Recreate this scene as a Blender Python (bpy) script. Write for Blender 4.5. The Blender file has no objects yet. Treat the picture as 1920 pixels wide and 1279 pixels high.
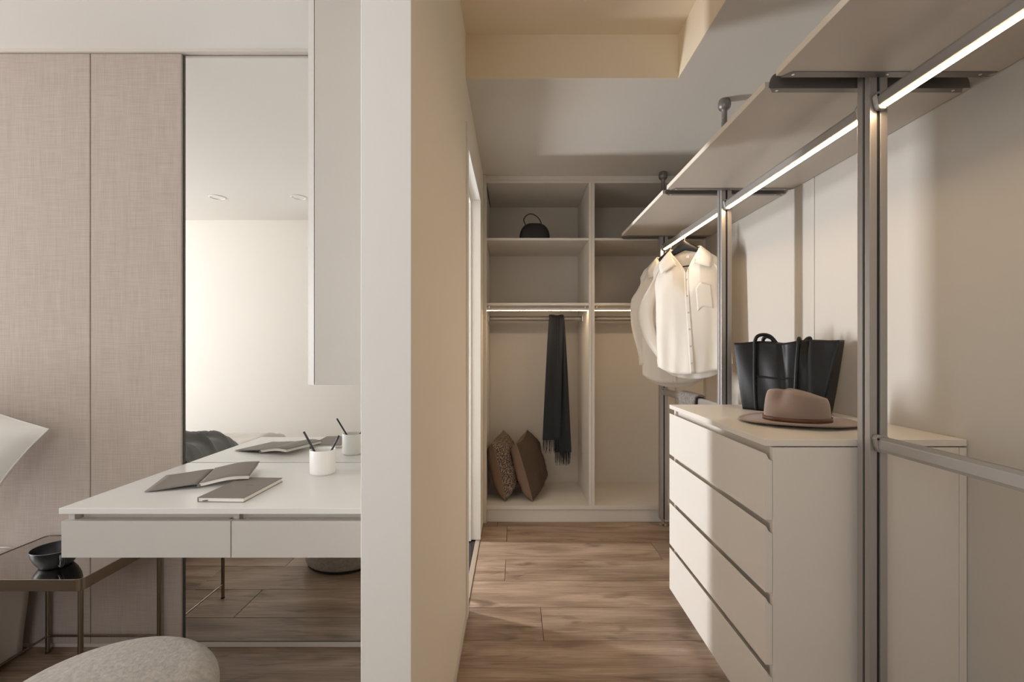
import bpy, bmesh, math, random
from mathutils import Vector, Matrix, Euler
from mathutils import noise as mnoise

random.seed(7)
S = bpy.context.scene
COL = S.collection
PI = math.pi

# ------------------------------------------------------------------ camera
cam_d = bpy.data.cameras.new('camera')
cam_d.sensor_fit = 'HORIZONTAL'; cam_d.sensor_width = 36.0
cam_d.lens = 907.0 / 1920.0 * 36.0
cam_d.shift_x = -5.0 / 1920.0
cam_d.shift_y = 12.5 / 1920.0
cam_d.clip_start = 0.02
cam = bpy.data.objects.new('camera', cam_d); COL.objects.link(cam)
cam.location = (0, 0, 1.2); cam.rotation_euler = (PI / 2, 0, 0)
S.camera = cam

# ------------------------------------------------------------------ world, lights, exposure
w = bpy.data.worlds.new('sky'); S.world = w; w.use_nodes = True
bg = w.node_tree.nodes['Background']
bg.inputs[0].default_value = (0.75, 0.86, 1.0, 1); bg.inputs[1].default_value = 0.6

def area(name, loc, rot, sx, sy, watts, col):
    d = bpy.data.lights.new(name, 'AREA'); d.shape = 'RECTANGLE'
    d.size = sx; d.size_y = sy; d.energy = watts; d.color = col
    o = bpy.data.objects.new(name, d); COL.objects.link(o)
    o.location = loc; o.rotation_euler = rot
    return o
# daylight at the bedroom window (wall on the far left, out of frame)
area('bedroom_daylight', (-5.12, 1.0, 1.35), (0, -PI / 2, 0), 1.75, 1.30, 122.0, (0.935, 0.965, 1.0))
# added fill at an invented window behind the camera, brightens the partition end
area('rear_fill', (-0.72, -0.70, 1.5), (PI / 2, 0, 0), 0.86, 1.16, 11.5, (0.935, 0.965, 1.0))
# daylight through the narrow window of the side room, which falls through the open doorway
area('side_room_daylight', (-2.30, 3.09, 1.2), (0, -PI / 2, 0), 1.45, 0.15, 102.0, (0.96, 0.97, 1.0))

vs = S.view_settings
vs.view_transform = 'Standard'; vs.look = 'None'; vs.gamma = 1.0; vs.use_curve_mapping = False
vs.exposure = 0.17
S.display_settings.display_device = 'sRGB'
cy = S.cycles
cy.use_denoising = True
cy.max_bounces = 12; cy.diffuse_bounces = 8; cy.glossy_bounces = 6; cy.transparent_max_bounces = 8
cy.caustics_reflective = True; cy.caustics_refractive = False
cy.sample_clamp_indirect = 6.0

LED_COL = (1.0, 0.70, 0.42)
LED_STRENGTH = 42.0
WLED_STRENGTH = 50.0

# ------------------------------------------------------------------ materials
MATS = {}
def mat(name, col, rough=0.5, metal=0.0, bump=None, var=None, spec=0.5, sheen=0.0):
    """bump = (scale, strength, stretch xyz); var = (scale, amount)"""
    m = bpy.data.materials.new(name); m.use_nodes = True
    nt = m.node_tree; b = nt.nodes['Principled BSDF']
    b.inputs['Base Color'].default_value = (*col, 1)
    b.inputs['Roughness'].default_value = rough
    b.inputs['Metallic'].default_value = metal
    b.inputs['Specular IOR Level'].default_value = spec
    if sheen:
        b.inputs['Sheen Weight'].default_value = sheen
    tc = None
    def coords(st):
        nonlocal tc
        tc = tc or nt.nodes.new('ShaderNodeTexCoord')
        mp = nt.nodes.new('ShaderNodeMapping'); mp.inputs['Scale'].default_value = st
        nt.links.new(tc.outputs['Object'], mp.inputs['Vector'])
        return mp.outputs['Vector']
    if var:
        n = nt.nodes.new('ShaderNodeTexNoise'); n.inputs['Scale'].default_value = var[0]; n.inputs['Detail'].default_value = 4
        nt.links.new(coords((1, 1, 1)), n.inputs['Vector'])
        r = nt.nodes.new('ShaderNodeMixRGB'); r.blend_type = 'MIX'
        a = var[1]
        r.inputs[1].default_value = (*[c * (1 - a) for c in col], 1); r.inputs[2].default_value = (*[min(1, c * (1 + a)) for c in col], 1)
        nt.links.new(n.outputs['Fac'], r.inputs[0]); nt.links.new(r.outputs[0], b.inputs['Base Color'])
    if bump:
        n = nt.nodes.new('ShaderNodeTexNoise'); n.inputs['Scale'].default_value = bump[0]; n.inputs['Detail'].default_value = 3
        nt.links.new(coords(bump[2] if len(bump) > 2 else (1, 1, 1)), n.inputs['Vector'])
        bp = nt.nodes.new('ShaderNodeBump'); bp.inputs['Strength'].default_value = bump[1]; bp.inputs['Distance'].default_value = 0.002
        nt.links.new(n.outputs['Fac'], bp.inputs['Height']); nt.links.new(bp.outputs['Normal'], b.inputs['Normal'])
    MATS[name] = m
    return m

WALL = (0.80, 0.775, 0.73)
mat('wall_paint', WALL, 0.75, bump=(180, 0.05))
mat('partition_paint', (0.86, 0.79, 0.675), 0.75, bump=(180, 0.05))
mat('recess_cream', (0.84, 0.735, 0.565), 0.8, bump=(150, 0.04))
mat('cream_ceiling', (0.70, 0.665, 0.605), 0.8, bump=(150, 0.04))
mat('panel_greige', (0.57, 0.54, 0.49), 0.6, bump=(200, 0.03))
mat('desktop_lit', (0.74, 0.73, 0.71), 0.28)  # lighter copy of the lacquer, mirror light on the top put into the colour
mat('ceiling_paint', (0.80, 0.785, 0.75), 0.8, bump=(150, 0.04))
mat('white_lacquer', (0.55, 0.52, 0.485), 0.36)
mat('door_white', (0.86, 0.84, 0.80), 0.35)
mat('laminate', (0.66, 0.62, 0.56), 0.45)
mat('shelf_laminate', (0.55, 0.515, 0.465), 0.42)
mat('laminate_edge', (0.82, 0.755, 0.65), 0.5)
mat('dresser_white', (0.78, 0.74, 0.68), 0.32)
mat('dark_gap', (0.10, 0.09, 0.08), 0.7)
mat('aluminium', (0.42, 0.405, 0.39), 0.40, metal=0.6, bump=(30, 0.03, (30, 30, 1)))
mat('dark_metal', (0.24, 0.225, 0.21), 0.45, metal=0.6)
mat('rubber', (0.018, 0.017, 0.017), 0.6)
mat('chrome', (0.75, 0.72, 0.69), 0.18, metal=1.0)
mat('champagne', (0.30, 0.25, 0.20), 0.24, metal=1.0, bump=(20, 0.02, (40, 40, 1)))
mat('smoked_mirror', (0.55, 0.53, 0.51), 0.035, metal=1.0)
mat('mirror_silver', (0.93, 0.935, 0.915), 0.0, metal=1.0)
mat('mirror_edge', (0.06, 0.055, 0.05), 0.4)
mat('black_ceramic', (0.008, 0.008, 0.008), 0.38, bump=(60, 0.12))
mat('rim_glaze', (0.16, 0.15, 0.14), 0.3)
mat('white_ceramic', (0.86, 0.84, 0.81), 0.3)
mat('pencil_black', (0.02, 0.02, 0.02), 0.4)
mat('book_cloth', (0.22, 0.19, 0.165), 0.75, bump=(900, 0.25))
mat('book_cloth_dark', (0.20, 0.175, 0.155), 0.75, bump=(900, 0.25))
mat('paper', (0.86, 0.81, 0.75), 0.8, bump=(300, 0.4, (1, 1, 12)))
mat('boucle', (0.37, 0.33, 0.29), 0.95, bump=(120, 1.0), var=(75, 0.42), sheen=0.2)
mat('black_leather', (0.010, 0.010, 0.0105), 0.40, bump=(140, 0.10), spec=0.26)
mat('black_bag', (0.008, 0.008, 0.008), 0.5)
mat('hat_felt', (0.30, 0.225, 0.185), 0.9, bump=(500, 0.2), sheen=0.25)
mat('hat_band', (0.13, 0.055, 0.025), 0.5)
mat('shirt_cotton', (0.80, 0.755, 0.68), 0.85, bump=(700, 0.08), sheen=0.1)
mat('shirt_button', (0.52, 0.47, 0.41), 0.4)
mat('tag_white', (0.9, 0.88, 0.85), 0.6)
mat('hanger_black', (0.012, 0.012, 0.013), 0.42)
mat('scarf_wool', (0.017, 0.020, 0.024), 0.95, bump=(500, 0.25), sheen=0.08)
mat('cushion_tan', (0.25, 0.17, 0.12), 0.85, bump=(300, 0.2))
mat('cushion_brown', (0.075, 0.048, 0.03), 0.85, bump=(260, 0.6), var=(160, 0.35))
mat('knit_grey', (0.19, 0.17, 0.155), 0.95, bump=(110, 1.0), var=(95, 0.85))
mat('linen_white', (0.80, 0.78, 0.75), 0.9, bump=(400, 0.1))
mat('duvet', (0.52, 0.475, 0.43), 0.92, bump=(400, 0.15), sheen=0.1)
mat('throw_grey', (0.13, 0.132, 0.132), 0.95, bump=(400, 0.3), sheen=0.2)
mat('bed_base', (0.36, 0.33, 0.30), 0.9)
mat('grey_stone', (0.46, 0.44, 0.42), 0.6)
mat('black_stone', (0.010, 0.010, 0.010), 0.12)
mat('threshold_wood', (0.33, 0.26, 0.20), 0.5)
mat('trim_beige', (0.62, 0.57, 0.51), 0.5)
mat('downlight_white', (0.85, 0.84, 0.82), 0.5)
mat('subfloor', (0.08, 0.055, 0.04), 0.9)

def emis(name, col, strength):
    m = bpy.data.materials.new(name); m.use_nodes = True
    nt = m.node_tree; nt.nodes.remove(nt.nodes['Principled BSDF'])
    e = nt.nodes.new('ShaderNodeEmission'); e.inputs[0].default_value = (*col, 1); e.inputs[1].default_value = strength
    nt.links.new(e.outputs[0], nt.nodes['Material Output'].inputs[0]); MATS[name] = m
emis('led_rod', LED_COL, LED_STRENGTH)
emis('led_wardrobe', (1.0, 0.74, 0.48), WLED_STRENGTH)

def glass_mat():
    m = bpy.data.materials.new('window_glass'); m.use_nodes = True
    nt = m.node_tree; nt.nodes.remove(nt.nodes['Principled BSDF'])
    t = nt.nodes.new('ShaderNodeBsdfTransparent'); g = nt.nodes.new('ShaderNodeBsdfGlossy'); g.inputs['Roughness'].default_value = 0.02
    x = nt.nodes.new('ShaderNodeMixShader'); x.inputs[0].default_value = 0.06
    nt.links.new(t.outputs[0], x.inputs[1]); nt.links.new(g.outputs[0], x.inputs[2])
    nt.links.new(x.outputs[0], nt.nodes['Material Output'].inputs[0]); MATS['window_glass'] = m
glass_mat()

def wood_mat():
    m = bpy.data.materials.new('oak_plank'); m.use_nodes = True; nt = m.node_tree; L = nt.links
    b = nt.nodes['Principled BSDF']; b.inputs['Roughness'].default_value = 0.42
    tc = nt.nodes.new('ShaderNodeTexCoord'); oi = nt.nodes.new('ShaderNodeObjectInfo')
    ml = nt.nodes.new('ShaderNodeVectorMath'); ml.operation = 'SCALE'; ml.inputs[0].default_value = (37.0, 61.0, 13.0)
    L.new(oi.outputs['Random'], ml.inputs['Scale'])
    ad = nt.nodes.new('ShaderNodeVectorMath'); ad.operation = 'ADD'
    L.new(tc.outputs['Object'], ad.inputs[0]); L.new(ml.outputs[0], ad.inputs[1])
    def noise(sc, det, st, dist=0.0):
        mp = nt.nodes.new('ShaderNodeMapping'); mp.inputs['Scale'].default_value = st; L.new(ad.outputs[0], mp.inputs[0])
        n = nt.nodes.new('ShaderNodeTexNoise'); n.inputs['Scale'].default_value = sc; n.inputs['Detail'].default_value = det
        n.inputs['Distortion'].default_value = dist; L.new(mp.outputs[0], n.inputs['Vector']); return n.outputs['Fac']
    def ramp(fac, stops):
        r = nt.nodes.new('ShaderNodeValToRGB'); e = r.color_ramp.elements
        e[0].position, e[0].color = stops[0][0], (*stops[0][1], 1); e[1].position, e[1].color = stops[-1][0], (*stops[-1][1], 1)
        for p, c in stops[1:-1]:
            k = e.new(p); k.color = (*c, 1)
        L.new(fac, r.inputs[0]); return r.outputs[0]
    def mix(kind, f, a, bb):
        x = nt.nodes.new('ShaderNodeMixRGB'); x.blend_type = kind
        if isinstance(f, float): x.inputs[0].default_value = f
        else: L.new(f, x.inputs[0])
        L.new(a, x.inputs[1])
        if isinstance(bb, tuple): x.inputs[2].default_value = bb
        else: L.new(bb, x.inputs[2])
        return x.outputs[0]
    broad = noise(1.6, 3, (1.2, 7.0, 1), 0.6)
    c = ramp(broad, [(0.30, (0.20, 0.138, 0.095)), (0.5, (0.315, 0.228, 0.165)), (0.70, (0.42, 0.318, 0.238))])
    grain = noise(4.0, 6, (1.0, 34.0, 1), 0.8)
    c = mix('MULTIPLY', 0.75, c, ramp(grain, [(0.30, (0.60, 0.56, 0.52)), (0.58, (1.08, 1.06, 1.04))]))
    fine = noise(14.0, 4, (1.0, 26.0, 1), 0.2)
    c = mix('MULTIPLY', 0.5, c, ramp(fine, [(0.35, (0.74, 0.72, 0.70)), (0.60, (1.08, 1.07, 1.06))]))
    knot = noise(2.6, 2, (1.0, 3.4, 1), 1.5)
    c = mix('MULTIPLY', 0.8, c, ramp(knot, [(0.27, (0.42, 0.36, 0.32)), (0.41, (1, 1, 1))]))
    tone = ramp(oi.outputs['Random'], [(0.0, (0.86, 0.85, 0.84)), (1.0, (1.14, 1.13, 1.12))])
    c = mix('MULTIPLY', 1.0, c, tone)
    L.new(c, b.inputs['Base Color'])
    bp = nt.nodes.new('ShaderNodeBump'); bp.inputs['Strength'].default_value = 0.18; bp.inputs['Distance'].default_value = 0.001
    L.new(grain, bp.inputs['Height']); L.new(bp.outputs[0], b.inputs['Normal'])
    MATS['oak_plank'] = m
wood_mat()

def linen_panel_mat():
    m = bpy.data.materials.new('linen_panel'); m.use_nodes = True; nt = m.node_tree; L = nt.links
    b = nt.nodes['Principled BSDF']; b.inputs['Roughness'].default_value = 0.9
    g = nt.nodes.new('ShaderNodeNewGeometry')
    def noise(st, det=2):
        mp = nt.nodes.new('ShaderNodeMapping'); mp.inputs['Scale'].default_value = st; L.new(g.outputs['Position'], mp.inputs[0])
        n = nt.nodes.new('ShaderNodeTexNoise'); n.inputs['Scale'].default_value = 1.0; n.inputs['Detail'].default_value = det
        L.new(mp.outputs[0], n.inputs['Vector']); return n.outputs['Fac']
    v = noise((420, 1, 9)); h = noise((9, 1, 420)); big = noise((45, 1, 4))
    a = nt.nodes.new('ShaderNodeMath'); a.operation = 'ADD'; L.new(v, a.inputs[0]); L.new(h, a.inputs[1])
    a2 = nt.nodes.new('ShaderNodeMath'); a2.operation = 'MULTIPLY_ADD'; L.new(big, a2.inputs[0]); a2.inputs[1].default_value = 0.35; L.new(a.outputs[0], a2.inputs[2])
    r = nt.nodes.new('ShaderNodeValToRGB'); e = r.color_ramp.elements
    mr = nt.nodes.new('ShaderNodeMapRange'); mr.inputs[1].default_value = 0.75; mr.inputs[2].default_value = 1.6
    L.new(a2.outputs[0], mr.inputs[0]); L.new(mr.outputs[0], r.inputs[0])
    e[0].position, e[0].color = 0.0, (0.385, 0.318, 0.275, 1); e[1].position, e[1].color = 1.0, (0.535, 0.46, 0.405, 1)
    L.new(r.outputs[0], b.inputs['Base Color'])
    bp = nt.nodes.new('ShaderNodeBump'); bp.inputs['Strength'].default_value = 0.25; bp.inputs['Distance'].default_value = 0.001
    L.new(a.outputs[0], bp.inputs['Height']); L.new(bp.outputs[0], b.inputs['Normal'])
    MATS['linen_panel'] = m
linen_panel_mat()

def tweed_mat():
    m = bpy.data.materials.new('cushion_tweed'); m.use_nodes = True; nt = m.node_tree; L = nt.links
    b = nt.nodes['Principled BSDF']; b.inputs['Roughness'].default_value = 0.95
    tc = nt.nodes.new('ShaderNodeTexCoord')
    n = nt.nodes.new('ShaderNodeTexVoronoi'); n.inputs['Scale'].default_value = 110
    L.new(tc.outputs['Object'], n.inputs['Vector'])
    n2 = nt.nodes.new('ShaderNodeTexNoise'); n2.inputs['Scale'].default_value = 120; L.new(tc.outputs['Object'], n2.inputs['Vector'])
    r = nt.nodes.new('ShaderNodeValToRGB'); e = r.color_ramp.elements
    e[0].position, e[0].color = 0.42, (0.06, 0.045, 0.038, 1); e[1].position, e[1].color = 0.62, (0.34, 0.26, 0.20, 1)
    L.new(n2.outputs['Fac'], r.inputs[0]); L.new(r.outputs[0], b.inputs['Base Color'])
    bp = nt.nodes.new('ShaderNodeBump'); bp.inputs['Strength'].default_value = 0.6; bp.inputs['Distance'].default_value = 0.003
    L.new(n.outputs['Distance'], bp.inputs['Height']); L.new(bp.outputs[0], b.inputs['Normal'])
    MATS['cushion_tweed'] = m
tweed_mat()

# ------------------------------------------------------------------ mesh helpers
class G:
    """collects geometry in one bmesh"""
    def __init__(s): s.bm = bmesh.new()
    def box(s, x0, x1, y0, y1, z0, z1):
        v = [s.bm.verts.new(p) for p in ((x0,y0,z0),(x1,y0,z0),(x1,y1,z0),(x0,y1,z0),(x0,y0,z1),(x1,y0,z1),(x1,y1,z1),(x0,y1,z1))]
        for f in ((3,2,1,0),(4,5,6,7),(0,1,5,4),(1,2,6,5),(2,3,7,6),(3,0,4,7)):
            s.bm.faces.new([v[i] for i in f])
        return s
    def prism(s, pts, axis, a, b):
        """polygon pts (2-D) extruded along axis ('x','y','z') from a to b"""
        def p3(p, t):
            return {'x': (t, p[0], p[1]), 'y': (p[0], t, p[1]), 'z': (p[0], p[1], t)}[axis]
        A = [s.bm.verts.new(p3(p, a)) for p in pts]; B = [s.bm.verts.new(p3(p, b)) for p in pts]
        n = len(pts)
        for i in range(n):
            s.bm.faces.new((A[i], A[(i+1) % n], B[(i+1) % n], B[i]))
        s.bm.faces.new(A[::-1]); s.bm.faces.new(B)
        return s
    def tube(s, pts, r, n=10, caps=True, closed=False):
        pts = [Vector(p) for p in pts]; rings = []
        rr = r if isinstance(r, (list, tuple)) else [r] * len(pts)
        up = None
        for i, p in enumerate(pts):
            if closed: t = pts[(i+1) % len(pts)] - pts[i-1]
            else: t = pts[min(i+1, len(pts)-1)] - pts[max(i-1, 0)]
            t.normalize()
            if up is None:
                up = Vector((0,0,1)) if abs(t.z) < 0.9 else Vector((1,0,0))
            a = t.cross(up)
            if a.length < 1e-5: a = t.orthogonal()
            a.normalize(); bb = a.cross(t).normalized(); up = bb
            rings.append([s.bm.verts.new(p + (a*math.cos(2*PI*k/n) + bb*math.sin(2*PI*k/n))*rr[i]) for k in range(n)])
        m = len(rings)
        for i in range(m if closed else m-1):
            A, B = rings[i], rings[(i+1) % m]
            for k in range(n):
                s.bm.faces.new((A[k], A[(k+1) % n], B[(k+1) % n], B[k]))
        if caps and not closed:
            s.bm.faces.new(rings[0][::-1]); s.bm.faces.new(rings[-1])
        return s
    def lathe(s, prof, c=(0,0,0), n=40, sx=1.0, sy=1.0):
        rings = []
        for (r, z) in prof:
            if r < 1e-6: rings.append([s.bm.verts.new((c[0], c[1], c[2]+z))])
            else: rings.append([s.bm.verts.new((c[0]+r*sx*math.cos(2*PI*k/n), c[1]+r*sy*math.sin(2*PI*k/n), c[2]+z)) for k in range(n)])
        for A, B in zip(rings, rings[1:]):
            if len(A) == 1 and len(B) == 1: continue
            for k in range(n):
                k2 = (k+1) % n
                if len(A) == 1: s.bm.faces.new((A[0], B[k2], B[k]))
                elif len(B) == 1: s.bm.faces.new((A[k], A[k2], B[0]))
                else: s.bm.faces.new((A[k], A[k2], B[k2], B[k]))
        return s
    def grid(s, f, nu, nv, closed_u=False):
        V = [[s.bm.verts.new(f(i/(nu if closed_u else nu-1), j/(nv-1))) for j in range(nv)] for i in range(nu)]
        for i in range(nu if closed_u else nu-1):
            for j in range(nv-1):
                i2 = (i+1) % nu
                s.bm.faces.new((V[i][j], V[i2][j], V[i2][j+1], V[i][j+1]))
        return V

def link(o): COL.objects.link(o); return o
def tag(o, label=None, cat=None, group=None, kind=None):
    if label: o['label'] = label
    if cat: o['category'] = cat
    if group: o['group'] = group
    if kind: o['kind'] = kind
    return o
def root(name, loc, label=None, cat=None, group=None, rot=(0,0,0), kind=None):
    o = bpy.data.objects.new(name, None); o.empty_display_size = 0.05
    link(o); o.location = loc; o.rotation_euler = rot
    return tag(o, label, cat, group, kind)
def build(g, name, material, parent=None, bevel=0, seg=2, smooth=False, local=False, solid=0, subd=0, angle=None, normals=True):
    """links g as one mesh object; world coordinates unless local (then in the parent's frame)"""
    bm = g.bm
    if normals: bmesh.ops.recalc_face_normals(bm, faces=bm.faces)
    off = Vector((0,0,0))
    if not local and bm.verts:
        xs = [v.co for v in bm.verts]
        off = Vector(((min(v.x for v in xs)+max(v.x for v in xs))/2, (min(v.y for v in xs)+max(v.y for v in xs))/2, min(v.z for v in xs)))
        bmesh.ops.translate(bm, verts=bm.verts, vec=-off)
    me = bpy.data.meshes.new(name); bm.to_mesh(me); bm.free()
    o = bpy.data.objects.new(name, me); link(o)
    o.location = off
    me.materials.append(MATS[material] if isinstance(material, str) else material)
    if smooth:
        for p in me.polygons: p.use_smooth = True
        if angle:
            me.set_sharp_from_angle(angle=math.radians(angle))
    if parent:
        o.parent = parent
        if not local:
            M = Matrix.Identity(4); q = parent
            while q:
                M = _local(q) @ M
                q = q.parent
            o.matrix_parent_inverse = M.inverted()
    if solid:
        md = o.modifiers.new('solidify', 'SOLIDIFY'); md.thickness = solid; md.offset = 0
    if subd:
        md = o.modifiers.new('subsurf', 'SUBSURF'); md.levels = subd; md.render_levels = subd
    if bevel:
        md = o.modifiers.new('bevel', 'BEVEL'); md.width = bevel; md.segments = seg; md.limit_method = 'ANGLE'; md.angle_limit = math.radians(35)
        md.harden_normals = False
    return o
def _local(q):
    B = Matrix.LocRotScale(q.location, q.rotation_euler, q.scale)
    return (q.matrix_parent_inverse @ B) if q.parent else B
def B(x0, x1, y0, y1, z0, z1): return G().box(x0, x1, y0, y1, z0, z1)
def spline(ctrl, n=12):
    """Catmull-Rom through points"""
    P = [Vector(c) for c in ctrl]; P = [2*P[0]-P[1]] + P + [2*P[-1]-P[-2]]; out = []
    for i in range(1, len(P)-2):
        for k in range(n):
            t = k/n; a, b, c, d = P[i-1], P[i], P[i+1], P[i+2]
            out.append(0.5*((2*b)+(c-a)*t+(2*a-5*b+4*c-d)*t*t+(3*b-a-3*c+d)*t**3))
    out.append(P[-2]); return out
def ss(a, b, x):
    t = max(0.0, min(1.0, (x-a)/(b-a))); return t*t*(3-2*t)
def lerp(a, b, t): return a+(b-a)*t

# ------------------------------------------------------------------ the setting
ZC = 2.385          # ceiling
XP0, XP1 = -0.3175, -0.215    # partition wall between bedroom and dressing room
XR = 1.325          # right wall
YB = -0.62          # wall behind the camera
YM = 1.955          # wall behind headboard and mirror
YE = 3.92           # end wall behind the wardrobe
XL = -5.0

# floor of planks
fl = build(B(XL, XR+0.1, YB, YE, -0.06, -0.0085), 'floor', 'subfloor'); tag(fl, 'warm brown oak plank floor', None, kind='structure')
joints = {1.981: [0.12], 2.2345: [0.9], 2.488: [-0.05], 2.7415: [0.84], 2.995: [-0.05], 1.4740: [-1.25], 1.2205: [-1.59], 0.967: [-1.26]}
rows = [round(1.981 + 0.2535*k, 4) for k in range(-11, 8)]
rp = random.Random(11)
for y0 in rows:
    y1 = y0 + 0.2535
    if y1 < YB or y0 > 3.45: continue
    key = min(joints, key=lambda k: abs(k-y0)); j = joints[key][0] if abs(key-y0) < 0.01 else rp.uniform(-1.0, 0.4)
    xlo = XL if y0 < YM-0.02 else XP1+0.001
    xs = [j + 1.29*k for k in range(-6, 7)]
    xs = [xlo] + [x for x in xs if xlo+0.02 < x < XR-0.01] + [XR]
    ya, yb = max(y0, YB), min(y1, 3.48)
    for a, b in zip(xs, xs[1:]):
        build(B(a+0.0011, b-0.0011, ya+0.0011, yb-0.0011, -0.0085, 0.0), 'plank', 'oak_plank', fl, bevel=0.0016, seg=1)

# walls
g = G()   # opening for the added window x -1.17..-0.27  z 0.9..2.1
g.box(XL-0.12, -1.17, YB-0.07, YB, 0, 2.62); g.box(-0.27, XR+0.12, YB-0.07, YB, 0, 2.62); g.box(-1.17, -0.27, YB-0.07, YB, 0, 0.9); g.box(-1.17, -0.27, YB-0.07, YB, 2.1, 2.62)
tag(build(g, 'wall_back', 'wall_paint'), 'white wall behind the bed, seen in the mirror', kind='structure')
g = G()   # left wall with the bedroom window opening  y 0.35..1.65  z 0.5..2.2
g.box(XL-0.12, XL, YB, 0.35, 0, 2.4); g.box(XL-0.12, XL, 1.65, YM, 0, 2.4); g.box(XL-0.12, XL, 0.35, 1.65, 0, 0.5); g.box(XL-0.12, XL, 0.35, 1.65, 2.2, 2.4)
tag(build(g, 'wall_left', 'wall_paint'), 'white bedroom wall with a window', kind='structure')
tag(build(B(XL-0.12, XP0, YM, YM+0.06, 0, 2.4), 'wall_front', 'wall_paint'), 'bedroom wall carrying linen panels and mirror', kind='structure')
tag(build(B(XP0-0.8, XR+0.12, YE, YE+0.1, 0, 2.4), 'wall_far', 'wall_paint'), 'end wall behind the open wardrobe', kind='structure')
# partition with door opening y 2.19..3.04, z < 2.14
g = G(); g.box(XP0, XP1, 1.004, 2.19, 0, 2.62); g.box(XP0, XP1, 3.04, YE, 0, 2.62); g.box(XP0, XP1, 2.19, 3.04, 2.14, 2.62)
wpn = build(g, 'wall_partition', 'partition_paint'); tag(wpn, 'cream partition wall between bedroom and dressing room', kind='structure')
build(B(XP0-0.001, XP1+0.001, 1.0, 1.004, 0, 2.62), 'end_panel', 'wall_paint', wpn, bevel=0.0015)
# right wall with panels
wr = build(B(XR, XR+0.12, YB, YE, 0, 2.62), 'wall_right', 'dark_gap'); tag(wr, 'cream panelled wall behind the clothes rails', kind='structure')
for a, b in ((YB, 0.30), (0.304, 1.21), (1.214, 2.118), (2.1215, 3.03), (3.034, YE)):
    build(B(XR-0.012, XR, a, b, 0, ZC), 'panel', 'panel_greige', wr, bevel=0.0015, seg=1)
XRP = XR-0.012
# ceiling with raised recess above the dressing area
g = G()
g.box(XL-0.12, XP1, YB-0.12, 1.0, ZC, ZC+0.08); g.box(XL-0.12, XP0, 1.0, YM+0.06, ZC, ZC+0.08)
tag(build(g, 'ceiling', 'ceiling_paint'), 'flat white bedroom ceiling', kind='structure')
g = G()
g.box(XP1, XR+0.12, 2.13, YE, ZC, ZC+0.3)
g.box(0.722, XR+0.12, YB-0.12, 2.13, ZC, ZC+0.3)
g.box(XP1-0.12, 0.722, YB-0.12, 2.13, 2.58, 2.68)
g.box(XP1, 0.722, YB-0.12, 0.10, ZC, 2.58)
g.box(XP1-0.08, XP1, YB-0.12, 0.999, ZC+0.08, 2.58)
crc = build(g, 'ceiling_recess', 'cream_ceiling'); tag(crc, 'grey-white ceiling with a cream raised recess over the dressing area', kind='structure')
build(B(XP1, 0.722, 2.127, 2.1299, ZC, 2.577), 'recess_face', 'recess_cream', crc)
build(B(0.719, 0.7219, 0.10, 2.127, ZC, 2.577), 'recess_side', 'recess_cream', crc)
build(B(XP1, 0.722, 0.10, 2.13, 2.577, 2.5799), 'recess_top', 'recess_cream', crc)
# side room beyond the doorway
g = G()
g.box(-2.35, XP0-0.001, 3.46, 3.56, 0, 2.4)
g.box(-2.26, -2.2, YM+0.06, 2.93, 0, 2.4); g.box(-2.26, -2.2, 3.25, 3.46, 0, 2.4); g.box(-2.26, -2.2, 2.93, 3.25, 0, 0.40); g.box(-2.26, -2.2, 2.93, 3.25, 2.0, 2.4)
g.box(-2.35, XP0-0.001, YM+0.06, 3.56, 2.4, 2.46)
tag(build(g, 'wall_side_room', 'grey_stone'), 'grey walls of the side room beyond the doorway', kind='structure')
tag(build(B(-2.3, XP1-0.0285, YM+0.06, 3.46, -0.02, -0.004), 'floor_side_room', 'black_stone'), 'black stone floor beyond the doorway', kind='structure')
# doorway lining
d1 = root('door_1', (XP1, 2.6, 0), 'white lined doorway in the partition wall', kind='structure')
build(B(XP0-0.004, XP1+0.003, 3.018, 3.04, 0, 2.14), 'jamb', 'door_white', d1, bevel=0.002)
build(B(XP0-0.004, XP1-0.055, 2.996, 3.018, 0, 2.118), 'door_stop', 'door_white', d1, bevel=0.002)
build(B(XP0-0.004, XP1+0.003, 2.19, 2.205, 0, 2.14), 'jamb', 'door_white', d1, bevel=0.002)
build(B(XP0-0.004, XP1+0.003, 2.205, 3.018, 2.118, 2.14), 'head', 'door_white', d1, bevel=0.002)
build(B(XP0-0.004, XP1-0.055, 2.205, 2.996, 2.096, 2.118), 'door_stop', 'door_white', d1, bevel=0.002)
build(B(XP1, XP1+0.008, 2.135, 2.19, 0, 2.20), 'casing', 'wall_paint', d1, bevel=0.002)
build(B(XP1-0.028, XP1+0.0005, 2.206, 3.017, -0.01, 0.004), 'threshold', 'threshold_wood', d1, bevel=0.003)
# windows (out of frame: daylight of the place, plus an added rear window)
def window(name, x, y0, y1, z0, z1, lab):
    wn = root(name, (x, (y0+y1)/2, z0), lab, kind='structure')
    g = G(); t = 0.035 if y1-y0 > 0.5 else 0.012
    g.box(x-0.04, x+0.01, y0, y0+t, z0, z1); g.box(x-0.04, x+0.01, y1-t, y1, z0, z1); g.box(x-0.04, x+0.01, y0+t, y1-t, z0, z0+t); g.box(x-0.04, x+0.01, y0+t, y1-t, z1-t, z1)
    build(g, 'window_frame', 'door_white', wn)
    build(B(x-0.02, x-0.014, y0+t, y1-t, z0+t, z1-t), 'pane', 'window_glass', wn)
window('window_1', XL-0.04, 0.35, 1.65, 0.5, 2.2, 'bedroom window beside the bed')
window('window_2', -2.22, 2.93, 3.25, 0.40, 2.0, 'narrow tall window of the side room')
wn = root('window_added', (-0.72, YB, 0.9), 'added window in the wall behind the camera', kind='structure')  # unseen window, added as the opening for the rear fill light
g = G(); y0, y1 = YB-0.05, YB-0.01
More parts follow.
